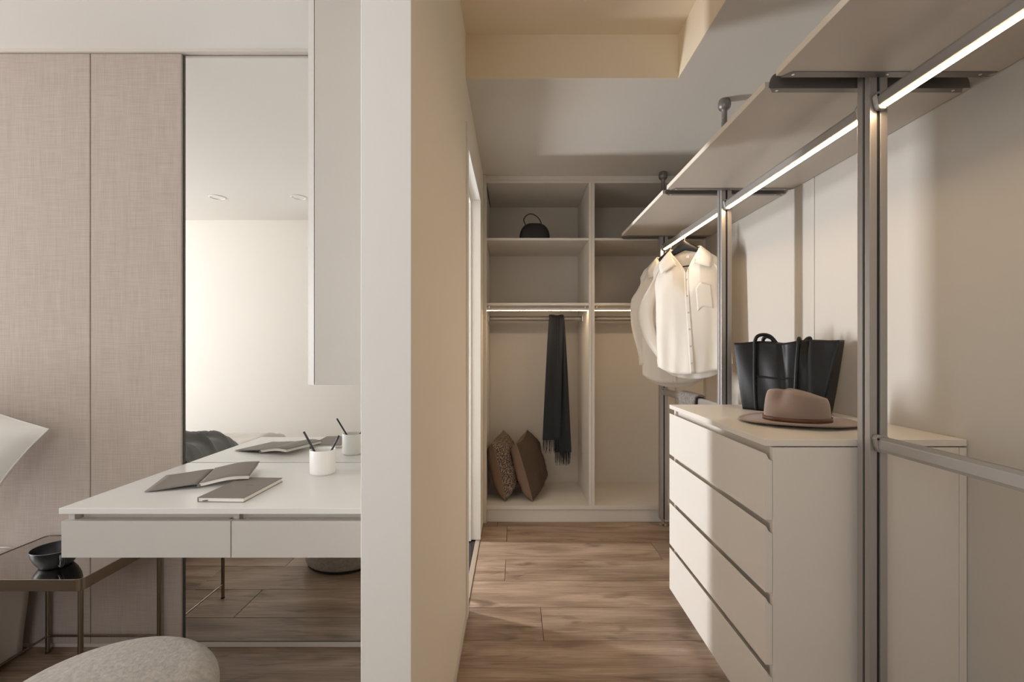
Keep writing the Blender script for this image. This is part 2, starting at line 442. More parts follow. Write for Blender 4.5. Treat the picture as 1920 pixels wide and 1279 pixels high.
g.box(-1.17, -1.145, y0, y1, 0.9, 2.1); g.box(-0.295, -0.27, y0, y1, 0.9, 2.1); g.box(-1.145, -0.295, y0, y1, 0.9, 0.925); g.box(-1.145, -0.295, y0, y1, 2.075, 2.1)
build(g, 'window_frame', 'door_white', wn); build(B(-1.145, -0.295, YB-0.032, YB-0.028, 0.925, 2.075), 'pane', 'window_glass', wn)
# skirting and trims
tag(build(B(XL, XP0, 1.937, YM, 0, 0.022), 'baseboard_front', 'trim_beige', bevel=0.002), 'low beige skirting under linen panels and mirror', kind='structure')
tag(build(B(XL, XP0, 1.915, YM, ZC-0.012, ZC), 'trim_1', 'trim_beige', bevel=0.001), 'slim ceiling trim above linen panels', kind='structure')
tag(build(B(XP1, XP1+0.006, 1.0, 2.135, 0, 0.03), 'baseboard_partition', 'trim_beige', bevel=0.002), 'thin skirting along the partition wall', kind='structure')

# linen headboard panels
for i, (a, b, lab) in enumerate(((-1.688, -1.327, 'narrow beige linen wall panel beside the tall mirror'), (-2.60, -1.691, 'beige linen wall panel behind the pillow and bedside table'), (-3.52, -2.603, 'beige linen wall panel behind the middle of the bed'), (XL, -3.523, 'beige linen wall panel at the window side of the bed'))):
    o = build(B(a, b, 1.925, YM, 0.0225, ZC-0.014), 'wall_panel', 'linen_panel', bevel=0.002, seg=1)
    tag(o, lab, 'wall panel', 'linen wall panels')

# ------------------------------------------------------------------ mirror
YG = 1.938
r = root('wall_mirror', (-0.82, YG, 0.036), 'tall frameless wall mirror rising behind the vanity desk', 'mirror')
build(B(-1.321, XP0-0.001, YG, YG+0.006, 0.025, 2.368), 'mirror_glass', 'mirror_silver', r)
g = G(); g.box(-1.3255, -1.321, YG-0.004, YG+0.012, 0.0225, 2.370); g.box(-1.321, XP0-0.001, YG-0.002, YG+0.012, 0.0225, 0.025)
build(g, 'edge_strip', 'mirror_edge', r)

# ------------------------------------------------------------------ vanity desk
r = root('vanity_desk', (-0.81, 1.66, 0.597), 'white wall-hung vanity desk with two drawers below the mirror', 'desk')
XD0, XD1, YD0, YD1 = -1.306, XP0-0.002, 1.385, 1.934
build(B(XD0, XD1, YD0, YD1, 0.723, 0.740), 'desktop', 'desktop_lit', r, bevel=0.0015)
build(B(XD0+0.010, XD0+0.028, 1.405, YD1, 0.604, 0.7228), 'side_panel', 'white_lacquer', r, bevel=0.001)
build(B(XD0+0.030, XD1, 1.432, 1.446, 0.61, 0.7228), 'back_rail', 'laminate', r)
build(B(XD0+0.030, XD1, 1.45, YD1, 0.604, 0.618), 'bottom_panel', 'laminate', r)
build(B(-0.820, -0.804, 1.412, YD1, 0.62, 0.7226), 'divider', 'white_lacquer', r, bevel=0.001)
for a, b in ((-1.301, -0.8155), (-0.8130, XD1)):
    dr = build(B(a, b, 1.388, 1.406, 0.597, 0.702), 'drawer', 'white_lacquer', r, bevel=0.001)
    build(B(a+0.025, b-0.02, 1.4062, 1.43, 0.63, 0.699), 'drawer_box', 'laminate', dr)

# ------------------------------------------------------------------ wall cabinet with a slanted grip edge
r = root('wall_cabinet', (-0.5, 1.77, 1.078), 'white wall cabinet hanging above the vanity desk', 'cabinet')
xa = -0.692; yf = 1.60
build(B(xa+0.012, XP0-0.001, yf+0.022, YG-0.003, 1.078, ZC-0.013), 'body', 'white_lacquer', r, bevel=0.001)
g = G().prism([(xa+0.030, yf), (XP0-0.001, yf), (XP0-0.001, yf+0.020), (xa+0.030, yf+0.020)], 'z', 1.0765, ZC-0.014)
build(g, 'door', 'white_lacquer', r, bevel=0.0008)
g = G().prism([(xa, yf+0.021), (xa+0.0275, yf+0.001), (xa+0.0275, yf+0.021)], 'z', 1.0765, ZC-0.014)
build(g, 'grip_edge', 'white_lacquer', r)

# ------------------------------------------------------------------ things on the desk
r = root('notebook', (-0.87, 1.55, 0.740), 'closed taupe cloth notebook lying under the open book', 'notebook', rot=(0,0,math.radians(-2.0)))
bw, bl = 0.070, 0.112
build(G().box(-bw, bw, -bl, bl, 0.0, 0.0018), 'cover', 'book_cloth', r, local=True, bevel=0.0005)
build(G().box(-bw, bw, -bl, bl, 0.0122, 0.0140), 'cover', 'book_cloth', r, local=True, bevel=0.0005)
build(G().box(-bw-0.0015, -bw+0.0008, -bl, bl, 0.0, 0.0140), 'spine', 'book_cloth_dark', r, local=True, bevel=0.0006)
build(G().box(-bw+0.001, bw-0.002, -bl+0.002, bl-0.002, 0.0018, 0.0122), 'pages', 'paper', r, local=True)
build(G().tube([(-0.055, -bl+0.0, 0.004), (-0.046, -bl-0.003, 0.0055), (-0.038, -bl-0.002, 0.006)], 0.0013, 6), 'ribbon', 'rubber', r, local=True)
build(G().box(-0.004, 0.022, 0.020, 0.0235, 0.0140, 0.0142), 'title_print', 'dark_gap', r, local=True)

r = root('open_book', (-1.07, 1.68, 0.740), 'open taupe book lying face down across the closed notebook', 'book', rot=(0,0,math.radians(20.0)))
hl = 0.105
def cover_l(u, v):     # left leaf, rising to the spine
    x = lerp(-0.147, -0.002, u); return (x, lerp(-hl, hl, v), 0.004 + 0.010*ss(0, 1, u))
g = G(); g.grid(cover_l, 10, 8); build(g, 'cover', 'book_cloth', r, local=True, solid=0.002, smooth=True)
def rz(u): return 0.0150 + 0.0125*ss(-0.1, 0.75, u) + 0.003*math.sin(PI*u)
def cover_r(u, v):
    x = lerp(0.004, 0.150, u); return (x, lerp(-hl, hl, v), rz(u)+0.0016)
g = G(); g.grid(cover_r, 16, 8); build(g, 'cover', 'book_cloth', r, local=True, solid=0.002, smooth=True)
g = G()
g.grid(lambda u, v: (lerp(0.002, 0.146, u), -hl+0.002, rz(u) - 0.0110*v + 0.0006), 16, 4)
g.grid(lambda u, v: (lerp(0.002, 0.146, u), hl-0.002, rz(u) - 0.0110*v + 0.0006), 16, 4)
g.grid(lambda u, v: (0.146, lerp(-hl+0.002, hl-0.002, u), rz(1) - 0.0110*v + 0.0006), 4, 4)
g.grid(lambda u, v: (lerp(0.002, 0.146, u), lerp(-hl+0.002, hl-0.002, v), rz(u)-0.0104), 16, 4)
build(g, 'pages', 'paper', r, local=True)
g = G().tube([(0.001, -hl, 0.0085), (0.001, hl, 0.0085)], 0.0055, 10); build(g, 'spine', 'book_cloth_dark', r, local=True, smooth=True, angle=40)

r = root('pencil_cup', (-0.703, 1.772, 0.740), 'white ceramic pencil cup on the vanity desk', 'cup')
build(G().lathe([(0, 0), (0.040, 0), (0.0435, 0.003), (0.0445, 0.010), (0.0452, 0.086), (0.0445, 0.0885), (0.0430, 0.0875), (0.0420, 0.084), (0.0410, 0.008), (0, 0.007)], n=48), 'cup_body', 'white_ceramic', r, local=True, smooth=True, angle=60)
def pencil(a, b, lab):
    a = Vector(a); b = Vector(b); d = (b-a).normalized()
    r = root('pencil', a, lab, 'pencil', 'pencils in the white cup')
    build(G().tube([a, b-d*0.004], 0.0038, 6), 'barrel', 'pencil_black', r)
    build(G().tube([b-d*0.004, b], [0.0038, 0.0030], 6), 'end_cap', 'rubber', r)
pencil((-0.690, 1.763, 0.749), (-0.773, 1.773, 0.892), 'long black pencil leaning towards the open book')
pencil((-0.712, 1.785, 0.749), (-0.643, 1.770, 0.878), 'shorter black pencil leaning towards the partition wall')

# ------------------------------------------------------------------ side table and mug
r = root('side_table', (-1.62, 1.73, 0), 'low champagne metal side table with smoked mirror top', 'side table')
tx0, tx1, ty0, ty1, tz = -1.848, -1.385, 1.545, 1.915, 0.457
def rrect(x0, x1, y0, y1, rad, n=6):
    P = []
    for cx, cyy, a0 in ((x1-rad, y1-rad, 0), (x0+rad, y1-rad, 90), (x0+rad, y0+rad, 180), (x1-rad, y0+rad, 270)):
        for k in range(n+1):
            a = math.radians(a0 + 90*k/n); P.append((cx+rad*math.cos(a), cyy+rad*math.sin(a)))
    return P
g = G(); O = rrect(tx0, tx1, ty0, ty1, 0.022); I = rrect(tx0+0.004, tx1-0.004, ty0+0.004, ty1-0.004, 0.018)
for P, Q, z0, z1 in ((O, I, tz-0.036, tz+0.002),):
    vo0 = [g.bm.verts.new((*p, z0)) for p in P]; vo1 = [g.bm.verts.new((*p, z1)) for p in P]
    vi0 = [g.bm.verts.new((*p, z0)) for p in Q]; vi1 = [g.bm.verts.new((*p, z1)) for p in Q]
    n = len(P)
    for i in range(n):
        j = (i+1) % n
        g.bm.faces.new((vo0[i], vo0[j], vo1[j], vo1[i])); g.bm.faces.new((vi0[j], vi0[i], vi1[i], vi1[j]))
        g.bm.faces.new((vo1[i], vo1[j], vi1[j], vi1[i])); g.bm.faces.new((vo0[j], vo0[i], vi0[i], vi0[j]))
build(g, 'rim_frame', 'champagne', r, bevel=0.0007, smooth=True, angle=40)
build(G().prism(rrect(tx0+0.0045, tx1-0.0045, ty0+0.0045, ty1-0.0045, 0.0175), 'z', tz-0.006, tz), 'table_top', 'smoked_mirror', r)
LEG = [(tx0+0.013, ty0+0.013), (tx1-0.013, ty0+0.013), (tx1-0.013, ty1-0.013), (tx0+0.013, ty1-0.013)]
for (x, y) in LEG:
    lg = build(G().tube([(x, y, 0.004), (x, y, tz-0.034)], 0.0075, 16), 'leg', 'champagne', r, smooth=True, angle=40)
    build(G().tube([(x, y, 0), (x, y, 0.006)], 0.0082, 12), 'foot_pad', 'rubber', lg)
for a, b in ((1, 2), (2, 3), (3, 0)):
    build(G().tube([(*LEG[a], 0.067), (*LEG[b], 0.067)], 0.0042, 10), 'stretcher', 'champagne', r, smooth=True, angle=40)
r = root('mug', (-1.568, 1.655, tz+0.0005), 'wide black ceramic mug on the mirrored side table', 'mug', rot=(0,0,math.radians(-38)))
build(G().lathe([(0, 0.002), (0.042, 0.0), (0.046, 0.004), (0.057, 0.020), (0.066, 0.042), (0.069, 0.060), (0.0665, 0.060), (0.063, 0.042), (0.053, 0.020), (0.040, 0.008), (0, 0.006)], n=48), 'mug_body', 'black_ceramic', r, local=True, smooth=True, angle=70)
build(G().lathe([(0.0690, 0.0595), (0.0684, 0.0613), (0.0670, 0.0610), (0.0665, 0.0595)], n=48), 'rim', 'rim_glaze', r, local=True, smooth=True)
build(G().tube(spline([(0.064, 0, 0.049), (0.086, 0, 0.050), (0.094, 0, 0.036), (0.083, 0, 0.019), (0.053, 0, 0.017)]), 0.006, 8), 'handle', 'black_ceramic', r, local=True, smooth=True)

# ------------------------------------------------------------------ pouf
r = root('pouf', (-0.955, 1.115, 0), 'round grey boucle pouf standing before the vanity desk', 'pouf')
R = 0.235
prof = [(0, 0.012)] + [(R-0.035+0.020*math.sin(a), 0.034-0.022*math.cos(a)) for a in [k*PI/2/5 for k in range(6)]]
prof += [(R-0.006, 0.12), (R, 0.24), (R, 0.33)]
prof += [(R-0.075+0.075*math.cos(a), 0.365+0.060*math.sin(a)) for a in [k*PI/2/8 for k in range(9)]] + [(0.10, 0.437), (0.05, 0.440), (0, 0.441)]
build(G().lathe(prof, n=72), 'cushion_body', 'boucle', r, local=True, smooth=True)
build(G().lathe([(0, 0), (R-0.03, 0), (R-0.026, 0.004), (R-0.026, 0.013), (0, 0.013)], n=48), 'base_plate', 'rubber', r, local=True)

# ------------------------------------------------------------------ bed
r = root('bed', (-2.75, 0.90, 0), 'low upholstered double bed against the linen panels', 'bed')
build(B(-3.62, -1.96, -0.10, 1.92, 0.05, 0.24), 'bed_frame', 'bed_base', r, bevel=0.02, seg=3)
build(B(-3.60, -1.94, -0.08, 1.915, 0.241, 0.425), 'mattress', 'linen_white', r, bevel=0.04, seg=4)
for x in (-3.5, -2.05):
    for y in (0.0, 1.8):
        build(B(x-0.03, x+0.03, y-0.03, y+0.03, 0, 0.052), 'leg', 'rubber', r)
def fbm(x, y, z=0.0, o=3):
    a, f, t = 1.0, 1.0, 0.0
    for _ in range(o):
        t += a*mnoise.noise((x*f, y*f, z)); a *= 0.5; f *= 2.05
    return t
def duvet(u, v):
    # u across the bed from the window side to the open side, v from head to foot
    y = lerp(1.86, -0.12, v)
    L = 1.625; s = u*2.105
    hang = 0.022*math.sin(9*y+1.0) + 0.014*math.sin(23*y)
    wr = 0.020*fbm(s*2.2, y*2.0, 3.1) + 0.008*fbm(s*7, y*5, 9.0)
    foot = ss(0.90, 1.0, v); head = ss(0.10, 0.0, v)
    ztop = 0.475 + 0.038*ss(0.15, 0.8, v) - 0.05*head
    if s < L:
        x = -3.58 + s; z = ztop + wr
    else:
        a = min((s-L)/0.16, 1.0); d = max(0.0, s-L-0.16)
        x = -3.58 + L + 0.085*math.sin(a*PI/2) + (0.018*math.sin(13*y)+hang*0.6)*ss(0, 0.3, d) + 0.02*d
        z = ztop + wr*(1-a) - 0.085*(1-math.cos(a*PI/2)) - d*1.12
    z -= 0.10*foot*foot*(1 if s < L else 0.3)
    return (x, y, max(z, 0.03))
g = G(); g.grid(duvet, 90, 80)
tag(build(g, 'duvet', 'duvet', smooth=True, solid=0.012), 'taupe duvet draped over the bed and hanging down its side', 'duvet')
def throw(u, v):
    x = lerp(-2.95, -1.84, u); y = lerp(0.55, 1.06, v) + 0.04*math.sin(5*u)
    e = min(u, 1-u, v, 1-v)
    q = 9.0*v + 5.0*u + 2.2*fbm(u*2, v*2, 5.5)
    ridge = (1-abs(math.sin(q)))**1.6
    h = (0.02 + 0.070*ridge*(0.75+0.5*fbm(u*3, v*3, 1.0)) + 0.03*math.sin(PI*v))*ss(0, 0.15, e)
    base = 0.528 + 0.02
    drop = ss(0.86, 1.0, u)
    return (x, y, base + max(h, 0) + 0.02*math.sin(PI*u) - 0.16*drop*drop)
g = G(); g.grid(throw, 90, 90)
tag(build(g, 'throw_blanket', 'throw_grey', smooth=True, solid=0.008), 'crumpled dark grey throw blanket on the duvet, seen in the mirror', 'blanket')

def cushion_geo(w2, h2, t2, side, n=26, pull=0.10, wr=0.0, seed=0.0):
    """one face (side=+1/-1) of a square cushion lying in local x-z, thickness along y"""
    def f(u, v):
        a, b = 2*u-1, 2*v-1
        bow = 1-pull*(1-b*b)*abs(a)**3; bow2 = 1-pull*(1-a*a)*abs(b)**3
        x = a*w2*bow; z = b*h2*bow2
        k = max(0.0, (1-a**4))**0.55*max(0.0, (1-b**4))**0.55
        y = t2*k*side
        if wr:
            y += side*wr*fbm(a*3+seed, b*3, seed)*ss(0, 0.25, 1-max(abs(a), abs(b)))
        return (x, y, z)
    g = G(); g.grid(f, n, n); return g
def cushion(name, loc, rot, w2, h2, t2, mf, mb, label, cat, group=None, wr=0.006, seed=0.0, piping=None):
    r = root(name, loc, label, cat, group, rot=rot)
    build(cushion_geo(w2, h2, t2, -1, wr=wr, seed=seed), 'front_face', mf, r, local=True, smooth=True)
    build(cushion_geo(w2, h2, t2, 1, wr=wr, seed=seed+5), 'back_face', mb, r, local=True, smooth=True)
    g = G(); P = []
    for k in range(96):
        t = k/24.0; i = int(t); f = (t-i)*2-1
        a, b = ((f, -1), (1, f), (-f, 1), (-1, -f))[i]
        P.append((a*w2*(1-0.10*(1-b*b)*abs(a)**3), 0, b*h2*(1-0.10*(1-a*a)*abs(b)**3)))
    g.tube(P, 0.0028, 6, closed=True); build(g, 'seam', piping or mf, r, local=True, smooth=True)
    return r
cushion('bed_pillow', (-2.150, 1.735, 0.835), (math.radians(-14), math.radians(24), math.radians(4)), 0.345, 0.225, 0.080, 'linen_white', 'linen_white', 'white pillow leaning on the linen panel at the bed head', 'pillow', wr=0.012, seed=2.0)

# ------------------------------------------------------------------ downlights
for x, lab in ((-2.34, 'round white ceiling downlight farther from the partition wall'), (-1.70, 'round white ceiling downlight nearer to the partition wall')):
    r = root('downlight', (x, 0.07, ZC), lab, 'downlight', 'bedroom ceiling downlights')
    build(G().lathe([(0.058, 0.0), (0.062, -0.003), (0.052, -0.006), (0.050, -0.002), (0.050, 0.0)], n=40), 'ring', 'downlight_white', r, local=True, smooth=True, angle=40)
    build(G().lathe([(0.050, -0.001), (0.0, -0.0015)], n=40), 'lens', 'downlight_white', r, local=True)

# ------------------------------------------------------------------ open wardrobe
YW = 3.32; WB = 3.90
r = root('open_wardrobe', (0.55, 3.6, 0), 'built-in doorless wardrobe with two bays across the end wall', 'wardrobe')
LAM = 'laminate'
def wp(x0, x1, y0, y1, z0, z1, name, m=LAM, bv=0.001): return build(B(x0, x1, y0, y1, z0, z1), name, m, r, bevel=bv, seg=1)
wp(-0.2145, -0.192, YW-0.012, YW+0.01, 0.0, ZC-0.002, 'filler_strip')
wp(-0.2145, -0.1985, YW+0.01, WB, 0.115, 2.33, 'side_panel')
wp(0.509, 0.5285, YW, WB, 0.115, 2.33, 'divider_panel'); wp(0.5295, 0.549, YW, WB, 0.115, 2.33, 'divider_panel')
wp(1.294, XRP-0.001, YW, WB, 0.0, ZC-0.002, 'side_panel')
wp(-0.192, 1.294, YW, WB, 2.33, 2.349, 'top_panel')
wp(-0.192, 1.294, YW+0.004, YW+0.02, 2.349, ZC-0.002, 'top_filler')
wp(-0.2145, 1.294, WB, WB+0.008, 0.1, 2.35, 'back_panel')
wp(-0.1985, 1.294, YW, WB, 0.088, 0.115, 'base_panel')
wp(-0.1915, 1.294, YW+0.012, YW+0.028, 0.0, 0.088, 'plinth')
for a, b in ((-0.1985, 0.509), (0.549, 1.294)):
    wp(a+0.0005, b-0.0005, YW+0.004, WB, 1.938, 1.954, 'shelf')
    wp(a+0.0005, b-0.0005, YW+0.004, WB, 1.490, 1.508, 'shelf')
# wardrobe hanging rods with light strips
def bay_light(a, b, lab):
    q = root('wardrobe_light', ((a+b)/2, YW+0.05, 1.458), lab, 'light strip', 'wardrobe light strips')
    build(B(a+0.001, b-0.001, YW+0.030, YW+0.046, 1.459, 1.474), 'housing', 'trim_beige', q)
    build(B(a+0.002, b-0.002, YW+0.034, YW+0.043, 1.4572, 1.459), 'diffuser', 'led_wardrobe', q)
    for x in (a+0.02, b-0.02): build(B(x-0.003, x+0.003, YW+0.034, YW+0.044, 1.474, 1.490), 'clip', 'chrome', q)
bay_light(-0.1985, 0.509, 'warm lit strip under the shelf above the scarf')
bay_light(0.549, 1.294, 'warm lit strip in the wardrobe bay behind the shirts')
def bay_rod(a, b, lab):
    y, z = YW+0.27, 1.415
    q = root('wardrobe_rod', ((a+b)/2, y, z-0.018), lab, 'clothes rod', 'wardrobe rods')
    g = G().prism([(y+0.011*math.cos(t), z+0.018*math.sin(t)) for t in [k*2*PI/20 for k in range(20)]], 'x', a+0.012, b-0.012)
    build(g, 'rod', 'dark_metal', q, smooth=True, angle=40)
    for x in (a, b-0.011):
        build(B(x+0.0005, x+0.0105, y-0.017, y+0.017, z-0.024, z+0.030), 'end_bracket', 'aluminium', q, bevel=0.004)
bay_rod(-0.1985, 0.509, 'grey metal clothes rod carrying the dark scarf')
bay_rod(0.549, 1.294, 'empty grey clothes rod in the wardrobe bay behind the shirts')

# handbag on the upper shelf
r = root('handbag', (0.140, 3.392, 1.9542), 'small black rounded handbag on the upper wardrobe shelf', 'handbag')
g = G(); W2, H, T = 0.107, 0.120, 0.048
def bagf(u, v):
    a = 2*PI*u; ca, sa = math.cos(a), math.sin(a)
    pr = max(0.0, 1-v**2.6)**(1/2.4)
    ex = abs(ca)**0.7*math.copysign(1, ca); ey = abs(sa)**0.8*math.copysign(1, sa)
    return (W2*ex*pr, T*ey*(0.35+0.65*pr) if v < 1 else 0, H*v)
g.grid(bagf, 40, 16, closed_u=True); bmesh.ops.holes_fill(g.bm, edges=g.bm.edges)
bo = build(g, 'bag_body', 'black_bag', r, local=True, smooth=True)
build(G().tube(spline([(-0.060, 0, 0.100), (-0.076, 0, 0.140), (-0.058, 0, 0.172), (-0.026, 0, 0.184), (0.010, 0, 0.170), (0.036, 0, 0.142), (0.050, 0, 0.104)]), 0.0038, 8), 'handle', 'black_bag', r, local=True, smooth=True)
build(G().tube([(-0.085, -0.026, 0.060), (-0.045, -0.036, 0.080), (0.0, -0.039, 0.086), (0.045, -0.036, 0.080), (0.085, -0.026, 0.060)], 0.0018, 6), 'zip', 'dark_metal', r, local=True)

# cushions on the wardrobe base
def stand_cushion(loc, lean, yaw, t2, mr, ml, label, seed):
    # local y = thickness; turned so that the +x side of the room sees mr
    M = Euler((0, math.radians(lean), 0)).to_matrix() @ Euler((0, 0, math.radians(yaw))).to_matrix()
    e = M.to_euler()
    return cushion('cushion', loc, e, 0.205, 0.212, t2, mr, ml, label, 'cushion', 'cushions in the wardrobe', wr=0.010, seed=seed, piping='cushion_tan')
stand_cushion((-0.076, 3.600, 0.336), -13, 80, 0.088, 'cushion_tweed', 'cushion_tan', 'speckled tweed cushion leaning on the wardrobe side panel', 1.0)
stand_cushion((0.112, 3.600, 0.336), -16, 77, 0.095, 'cushion_brown', 'cushion_tan', 'dark brown cushion standing nearer to the hanging scarf', 4.0)

# scarf
r = root('scarf', (0.31, 3.59, 0.30), 'long charcoal fringed scarf hanging from the wardrobe rod', 'scarf')
YR = YW+0.27
def scarf_sheet(x0t, x1t, x0b, x1b, zt, zb, yo, ph, name):
    def f(u, v):
        k = v**0.8
        x = lerp(lerp(x0t, x0b, k), lerp(x1t, x1b, k), u)
        y = yo - 0.012*math.sin(PI*u*2.2+ph)*(0.4+0.8*v) - 0.006*math.sin(7*u+3*v+ph)
        return (x, y, lerp(zt, zb, v))
    g = G(); g.grid(f, 22, 40); return build(g, name, 'scarf_wool', r, smooth=True, solid=0.004)
ztop = 1.437
scarf_sheet(0.258, 0.362, 0.298, 0.412, ztop, 0.420, YR+0.022, 1.0, 'back_layer')
scarf_sheet(0.256, 0.360, 0.205, 0.335, ztop, 0.520, YR-0.026, 0.2, 'front_layer')
scarf_sheet(0.315, 0.362, 0.330, 0.418, ztop, 0.430, YR-0.018, 2.0, 'side_fold')
def over(u, v):
    a = lerp(-PI/2*1.05, PI/2*1.05, v); return (lerp(0.255, 0.362, u), YR+0.024*math.sin(a), 1.418+0.024*math.cos(a)+0.003*math.sin(9*u))
g = G(); g.grid(over, 10, 12); build(g, 'top_fold', 'scarf_wool', r, smooth=True, solid=0.004)
g = G(); rf = random.Random(3)
for (xa_, xb_, z, yo) in ((0.207, 0.333, 0.520, YR-0.026), (0.332, 0.416, 0.430, YR-0.018), (0.300, 0.410, 0.420, YR+0.022)):
    n = int((xb_-xa_)/0.0055)
    for i in range(n):
        x = lerp(xa_, xb_, (i+0.5)/n); l = rf.uniform(0.07, 0.105); d = rf.uniform(-0.008, 0.008)
        g.tube([(x, yo, z+0.004), (x+d*0.4, yo+rf.uniform(-0.004, 0.004), z-l*0.5), (x+d, yo+rf.uniform(-0.006, 0.006), z-l)], [0.0024, 0.0020, 0.0012], 5)
o = build(g, 'fringe', 'scarf_wool', r); o['kind'] = 'stuff'

# ------------------------------------------------------------------ clothes system: posts, shelves, rods
XU = 1.002; PY = [1.356, 2.311, 3.266]; HW = 0.0245; ZS = 1.946
def post_profile(cx, cyy, h, gw=0.0042, gd=0.007):
    side = [(-h, -h), (-gw, -h), (-gw, -h+gd), (gw, -h+gd), (gw, -h)]
    P = []
    for k in range(4):
        c, s = round(math.cos(k*PI/2)), round(math.sin(k*PI/2))
        P += [(cx+x*c-y*s, cyy+x*s+y*c) for x, y in side]
    return P
def bracket(cyy, parent):
    x0, x1 = 0.738, 1.298; z = ZS
    a, b = cyy-0.0265, cyy+0.0335       # channel between the shelf ends
    th = 0.002
    prof = [(a-0.024, z-th), (a+th, z-th), (a+th, z+0.040), (b-th, z+0.040), (b-th, z-th), (b+0.021, z-th), (b+0.021, z), (b, z), (b, z+0.042), (a, z+0.042), (a, z), (a-0.024, z)]
    g = G().prism(prof, 'x', x0+0.012, x1-0.012)
    br = build(g, 'shelf_bracket', 'dark_metal', parent)
    for (y0, y1, s) in ((a-0.024, a+th, 1), (b-th, b+0.021, -1)):   # slanted flange ends
        g = G().prism([(x0-0.006, y1 if s > 0 else y0), (x0+0.0125, y0), (x0+0.0125, y1)], 'z', z-th, z)
        build(g, 'flange_tip', 'dark_metal', br)
        g = G().prism([(x1+0.006, y1 if s < 0 else y0), (x1-0.0125, y0), (x1-0.0125, y1)], 'z', z-th, z)
        build(g, 'flange_tip', 'dark_metal', br)
    for (xe, dr) in ((x0+0.012, -1), (x1-0.012, 1)):       # rounded web ends
        P = [(xe, z), (xe+dr*0.020, z)] + [(xe+dr*0.020*math.cos(t), z+0.040*math.sin(t)) for t in [k*PI/2/8 for k in range(1, 9)]]
        for yy in (a, b-th):
            build(G().prism(P, 'y', yy, yy+th), 'web_end', 'dark_metal', br)
    for x in (x0+0.02, XU+0.012, x1-0.03):
        for y in (a-0.012, b+0.010):
            build(G().lathe([(0, -0.0012), (0.0035, -0.0010), (0.0042, 0.0)], c=(x, y, z-th), n=12), 'screw', 'chrome', br)
labs = ['grey aluminium post nearest the camera, in front of the drawer chest end', 'grey aluminium post between the tote bag and the shirts', 'grey aluminium post against the wardrobe front behind the shirts']
for cyy, lab in zip(PY + [PY[0]-0.955], labs + ['grey aluminium post at the camera end of the rail']):
    r = root('rail_post', (XU, cyy, 0), lab, 'post', 'aluminium rail posts')
    build(G().prism(post_profile(XU, cyy, HW), 'z', 0.045, 2.20), 'post', 'aluminium', r, bevel=0.0012, seg=2)
    for dx, dy in ((1, 0), (-1, 0), (0, 1), (0, -1)):
        d = HW-0.0062; e = 0.0040; f = 0.0015
        g = B(XU+dx*d-(f if dx else e), XU+dx*d+(f if dx else e), cyy+dy*d-(f if dy else e), cyy+dy*d+(f if dy else e), 0.048, 2.197)
        build(g, 'groove_shade', 'rubber', r)  # dark strips put in for the shade deep in the post grooves
    build(G().lathe([(0, 0), (0.024, 0), (0.025, 0.004), (0.017, 0.009), (0.010, 0.012), (0.010, 0.046), (0, 0.046)], c=(XU, cyy, 0), n=24), 'foot', 'chrome', r, smooth=True, angle=40)
    build(G().lathe([(0, 2.199), (0.014, 2.199), (0.014, 2.275), (0.0125, 2.278), (0.0125, 2.330), (0.0145, 2.334), (0.022, 2.338), (0.0275, 2.346), (0.0295, 2.357), (0.0285, 2.370), (0.0255, 2.380), (0.0235, ZC), (0, ZC)], c=(XU, cyy, 0), n=28), 'ceiling_foot', 'dark_metal', r, smooth=True, angle=45)
    bracket(cyy, r)
def shelf(y0, y1, lab):
    r = root('rail_shelf', (1.01, (y0+y1)/2, ZS), lab, 'shelf', 'shelves over the clothes rails')
    build(B(0.7195, XRP-0.004, y0, y1, ZS+0.0002, ZS+0.0185), 'board', 'shelf_laminate', r, bevel=0.0008)
    build(B(0.718, 0.7195, y0, y1, ZS+0.0002, ZS+0.0185), 'edge_band', 'laminate_edge', r)
NEAR = PY[0]-0.955
shelf(NEAR+0.0345, PY[0]-0.0275, 'pale shelf nearest the camera above the first light rod')
shelf(PY[0]+0.0345, PY[1]-0.0275, 'pale shelf above the drawer chest and tote bag')
shelf(PY[1]+0.0345, PY[2]-0.0275, 'pale shelf above the hanging shirts')
